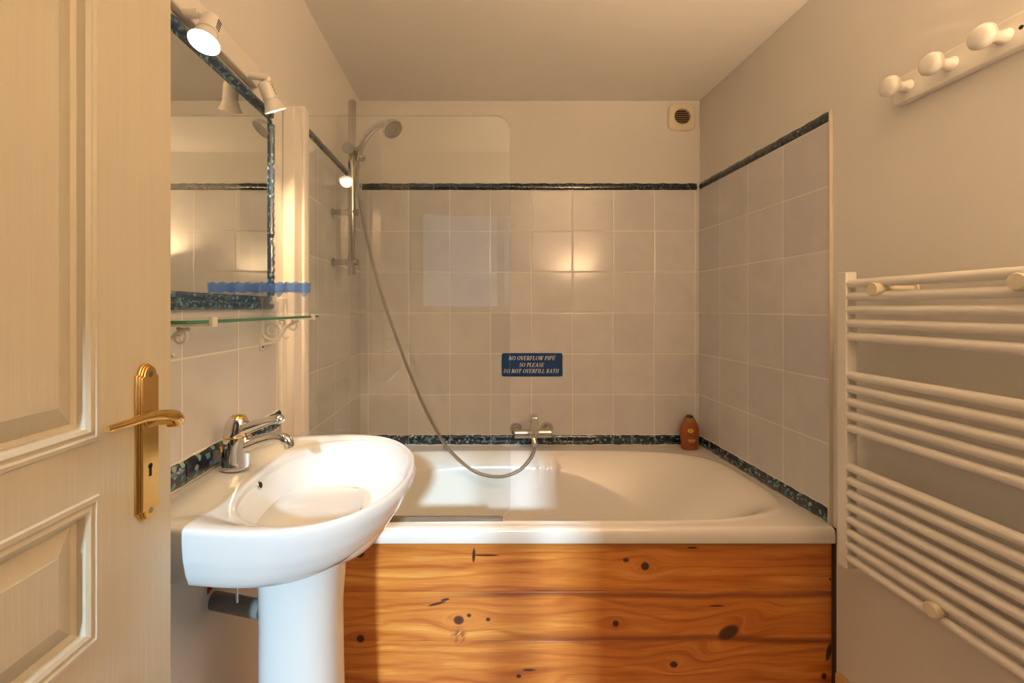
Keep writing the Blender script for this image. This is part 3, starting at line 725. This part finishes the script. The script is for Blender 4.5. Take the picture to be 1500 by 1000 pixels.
b = MB(); b.prism([(c.x-.0065+.007*math.cos(a*.3142), .004*math.sin(a*.3142)) for a in range(20)], lambda u, v, d: (u, EY+d, c.z+(656-627.3)*sc+v), -.0010, .002); b.build('emblem_mark', mat('emblem olive', (.36, .24, .02), .4), body)
LP = mat('label print', (.72, .45, .28), .5)
for (xx0, xx1, yy, hh) in ((-.018, .016, 640.6, .0035), (-.016, .012, 642.8, .003)):
    b = MB(); b.box(c.x+xx0, c.x+xx1, EY-.0005, EY+.003, c.z+(656-yy)*sc-hh/2, c.z+(656-yy)*sc+hh/2)
    b.build('label_print', LP, body)
LD = mat('label dark', (.12, .03, .01), .5)
for (xx0, xx1, yy) in ((-.018, -.002, 633.5), (-.004, .020, 635.5), (-.012, .014, 648)):
    b = MB(); b.box(c.x+xx0, c.x+xx1, EY-.0004, EY+.003, c.z+(656-yy)*sc-.001, c.z+(656-yy)*sc+.001)
    b.build('label_line', LD, body)

# ------------------------------------------------------------------ wall sign
sg = thing('sign', 'small dark blue sign with cream capitals about the overflow pipe', 'sign', (P(779.5, 551, YB).x, YB-.009, P(779, 551, YB-.009).z))
s0 = P(735, 551, YB-.010); s1 = P(824, 517, YB-.010)
b = MB(); b.prism(rrect(s0.x, s1.x, s0.z, s1.z, .009), lambda u, v, d: (u, YB-.0085-d, v), 0, .003); b.build('plate', NAVY, sg, smooth=20)
TH, TN = .145, .07
def st(x0, y0, x1, y1, w_): # stroke
    d = Vector((x1-x0, y1-y0)); n = Vector((-d.y, d.x)).normalized()*w_/2
    return [(x0+n.x, y0+n.y), (x0-n.x, y0-n.y), (x1-n.x, y1-n.y), (x1+n.x, y1+n.y)]
def sf(x, y, w_=.21): return st(x-w_/2, y, x+w_/2, y, .06)
def cv(cx_, cy_, rx, ry, a0, a1, n=14, thick=True):
    out = []
    for i in range(n):
        q = []
        for a in (a0+(a1-a0)*i/n, a0+(a1-a0)*(i+1)/n):
            ww = (TN+(TH-TN)*abs(math.cos(a)))/2 if thick else TN/2
            q.append(((cx_+(rx+ww)*math.cos(a), cy_+(ry+ww*.6)*math.sin(a)), (cx_+(rx-ww)*math.cos(a), cy_+(ry-ww*.6)*math.sin(a))))
        out.append([q[0][0], q[0][1], q[1][1], q[1][0]])
    return out
pi = math.pi
def glyph(c_):
    b0, t0 = .03, .97
    v = lambda x: [st(x, 0, x, 1, TH), sf(x, b0), sf(x, t0)]
    if c_ == 'N': return v(.14)[:1]+[sf(.14, b0), sf(.10, t0)]+[st(.12, 1, .66, 0, TH), st(.66, 0, .66, 1, TN), sf(.66, t0)], .80
    if c_ == 'O': return cv(.38, .5, .29, .46, 0, 2*pi, 26), .76
    if c_ == 'V': return [st(.10, 1, .36, 0, TH), st(.36, 0, .62, 1, TN), sf(.10, t0), sf(.62, t0)], .70
    if c_ == 'E': return v(.14)+[st(.1, t0, .58, t0, .06), st(.1, b0, .60, b0, .06), st(.14, .52, .46, .52, .06), st(.57, .97, .57, .76, .06), st(.59, .03, .59, .26, .06), st(.46, .62, .46, .42, .05)], .68
    if c_ == 'F': return v(.14)+[st(.1, t0, .56, t0, .06), st(.14, .50, .44, .50, .06), st(.55, .97, .55, .74, .06), st(.44, .60, .44, .40, .05)], .62
    if c_ == 'L': return v(.14)+[st(.1, b0, .56, b0, .06), st(.56, .03, .56, .28, .06)], .62
    if c_ == 'W': return [st(.08, 1, .30, 0, TH), st(.30, 0, .50, .95, TN), st(.48, 1, .70, 0, TH), st(.70, 0, .92, 1, TN), sf(.08, t0), sf(.50, t0), sf(.92, t0)], 1.0
    if c_ == 'P': return v(.14)+[st(.14, t0, .34, t0, .06), st(.14, .46, .34, .46, .06)]+cv(.34, .715, .17, .245, -pi/2, pi/2, 12), .62
    if c_ == 'R': return v(.14)+[st(.14, t0, .34, t0, .06), st(.14, .48, .34, .48, .06)]+cv(.34, .725, .17, .235, -pi/2, pi/2, 12)+[st(.34, .48, .62, .02, TH), sf(.64, b0, .18)], .70
    if c_ == 'B': return v(.14)+[st(.14, t0, .34, t0, .06), st(.14, .52, .34, .52, .06), st(.14, b0, .36, b0, .06)]+cv(.33, .745, .15, .215, -pi/2, pi/2, 12)+cv(.36, .275, .17, .24, -pi/2, pi/2, 12), .66
    if c_ == 'D': return v(.14)+[st(.14, t0, .34, t0, .06), st(.14, b0, .34, b0, .06)]+cv(.34, .5, .28, .46, -pi/2, pi/2, 16), .76
    if c_ == 'I': return v(.16), .34
    if c_ == 'T': return [st(.34, 0, .34, 1, TH), sf(.34, b0), st(.06, t0, .62, t0, .06), st(.07, .97, .07, .74, .06), st(.61, .97, .61, .74, .06)], .68
    if c_ == 'H': return v(.14)+v(.62)+[st(.14, .5, .62, .5, .06)], .80
    if c_ == 'A': return [st(.36, 1, .10, 0, TN), st(.36, 1, .62, 0, TH), st(.2, .33, .52, .33, .06), sf(.10, b0), sf(.62, b0)], .74
    if c_ == 'S': return cv(.30, .735, .175, .215, .25*pi, 1.5*pi, 14)+cv(.30, .275, .19, .225, -.8*pi, .5*pi, 14)+[st(.46, .98, .46, .72, .05), st(.09, .02, .09, .28, .05)], .60
    return [], .30
def text_line(m, text, xc, zb, cap, width):
    adv = sum(glyph(ch)[1]+.07 for ch in text); k = width/adv; x = 0
    for ch in text:
        polys, w_ = glyph(ch)
        for q in polys:
            m.add([(xc-width/2+(x+u)*k+.22*v*cap, YB-.0119, zb+v*cap) for u, v in q], [(0, 1, 2, 3)])
            # small raise so that the lettering has body
        x += w_+.07
b = MB(); b.keep = True
for txt, x0p, x1p, yb, yt in (('NO OVERFLOW PIPE', 745.5, 813.5, 527.4, 521.2), ('SO PLEASE', 761, 797.5, 537.2, 531.2), ('DO NOT OVERFILL BATH', 738, 819, 546.2, 540.2)):
    a = P(x0p, yb, YB-.012); e = P(x1p, yt, YB-.012)
    text_line(b, txt, (a.x+e.x)/2-.002, a.z, e.z-a.z, e.x-a.x)
b.build('lettering', CREAMT, sg, smooth=0)

# ------------------------------------------------------------------ extractor vent
vc = P(999, 171, YB-.01)
vt = thing('air_vent', 'small cream square air vent with round louvred opening near ceiling', 'vent', (vc.x, YB, vc.z-.068))
def supr(r, n_, N=40): 
    out = []
    for i in range(N):
        a = 2*math.pi*i/N; c_, s_ = math.cos(a), math.sin(a); k = r/((abs(c_)**n_+abs(s_)**n_)**(1/n_)); out.append((c_*k, s_*k))
    return out
loops = []
for r, d in ((.066, 0), (.067, .008), (.063, .014), (.058, .016)): loops.append([(vc.x+u, YB-d, vc.z+v) for u, v in supr(r, 5)])
for r, d in ((.041, .018), (.039, .016), (.039, .004)): loops.append([(vc.x+u, YB-d, vc.z+v*.95) for u, v in supr(r, 2)])
b = MB(); b.loft(loops, 0, False, False); b.build('cover', CREAMP, vt, smooth=35)
b = MB(); b.prism([(u, v) for u, v in supr(.0385, 2)], lambda u, v, d: (vc.x+u, YB-d, vc.z+v), .001, .004); b.build('dark_duct', mat('duct', (.03, .018, .008), .9), vt)
for k in range(7):
    z = -.030+.010*k; hw = math.sqrt(max(.039**2-z*z, 0))-.001
    b = MB(); b.add([(vc.x-hw, YB-.013, vc.z+z-.0025), (vc.x+hw, YB-.013, vc.z+z-.0025), (vc.x+hw, YB-.007, vc.z+z+.0025), (vc.x-hw, YB-.007, vc.z+z+.0025),
                    (vc.x-hw, YB-.0145, vc.z+z-.0015), (vc.x+hw, YB-.0145, vc.z+z-.0015), (vc.x+hw, YB-.0085, vc.z+z+.0035), (vc.x-hw, YB-.0085, vc.z+z+.0035)],
                   [(0, 1, 2, 3), (4, 5, 6, 7), (0, 1, 5, 4), (2, 3, 7, 6), (0, 3, 7, 4), (1, 2, 6, 5)])
    b.build('louvre', mat('louvre', (.42, .31, .18), .5), vt, smooth=0)

# ------------------------------------------------------------------ towel radiator
XT = 1.032
rad = thing('towel_radiator', 'white wall mounted ladder towel radiator with horizontal tubes', 'radiator', (XR, .95, H(-.71)))
for (ya, yb) in ((1.192, 1.223), (.683, .714)):
    b = MB(); b.box(1.016, 1.046, ya, yb, H(-.712), H(.100)); b.build('upright', WMET, rad, bevel=.003)
hts = [.068, .032, -.004, -.040, -.0756, -.182, -.218, -.2545, -.291, -.326, -.434, -.4695, -.505, -.5405, -.576, -.6115, -.647, -.682]
for h in hts:
    b = MB(); b.tube([(XT-.004, .700, H(h)), (XT-.004, 1.206, H(h))], .0118, 20); b.build('tube', WMET, rad, smooth=60)
for (Y, h) in ((1.10, .050), (.807, .0505), (.96, -.6625)):
    b = MB(); b.tube([(XR, Y, H(h)), (XR-.004, Y, H(h)), (XR-.0045, Y, H(h)), (1.026, Y, H(h))], [.016, .016, .008, .008], 20)
    b.tube([(1.03, Y, H(h)), (1.021, Y, H(h)), (1.004, Y, H(h)), (1.001, Y, H(h))], [.0125, .014, .0165, .0145], 24); b.build('wall_fixing', CREAMP, rad, smooth=40)

# ------------------------------------------------------------------ peg rack
rk = thing('peg_rack', 'white wooden peg rack high on the wall above the towel radiator', 'coat rack', (XR, .9, H(.522)))
b = MB(); b.prism([(.55, .522), (1.128, .522), (1.136, .530), (1.136, .585), (1.128, .593), (.55, .593)], lambda u, v, d: (XR-d, u, H(v)), 0, .019)
b.build('board', WWOOD, rk, bevel=.004)
for k in range(6):
    Y = 1.095-.1*k
    b = MB(); b._lathe(Vector((XR-.019, Y, H(.558))), Vector((-1, 0, 0)), [(0, .0155), (.003, .015), (.008, .0115), (.020, .0105), (.030, .013), (.036, .020), (.043, .0245), (.050, .0245), (.055, .0215), (.0575, .014), (.058, 0)], 32, 0)
    b.build('peg', WWOOD, rk, smooth=60)
for Y in (.868, .60):
    b = MB(); b.lathe((XR-.0185, Y, H(.560)), (-1, 0, 0), [(0, .0045), (.001, .004)], 14); b.build('screw_hole', BLACK, rk)

# ------------------------------------------------------------------ added fill uplighter, out of view, to brighten the ceiling
UH = .25
ul = thing('added_fill_uplighter', 'added unseen white bowl fill light on the radiator wall beside the doorway', 'lamp', (XR, .03, H(UH)))
b = MB(); b._lathe(Vector((XR-.13, .03, H(UH))), Vector((0, 0, 1)), [(0, 0), (.002, .03), (.02, .07), (.06, .10), (.078, .102), (.079, .100), (.06, .097), (.024, .067), (.006, .0)], 40, 0); b.build('bowl', WMET, ul, smooth=50)
b = MB(); b.box(XR-.04, XR, .0, .06, H(UH), H(UH+.06)); b.build('back_plate', WMET, ul, bevel=.004)
l_ = bpy.data.lights.new('added_fill_light', 'POINT'); l_.energy = 86; l_.color = (1, .67, .39); l_.shadow_soft_size = .025
lo = bpy.data.objects.new('added_fill_light', l_); COL.objects.link(lo); lo.parent = ul; lo.location = (-.13, 0, .036)
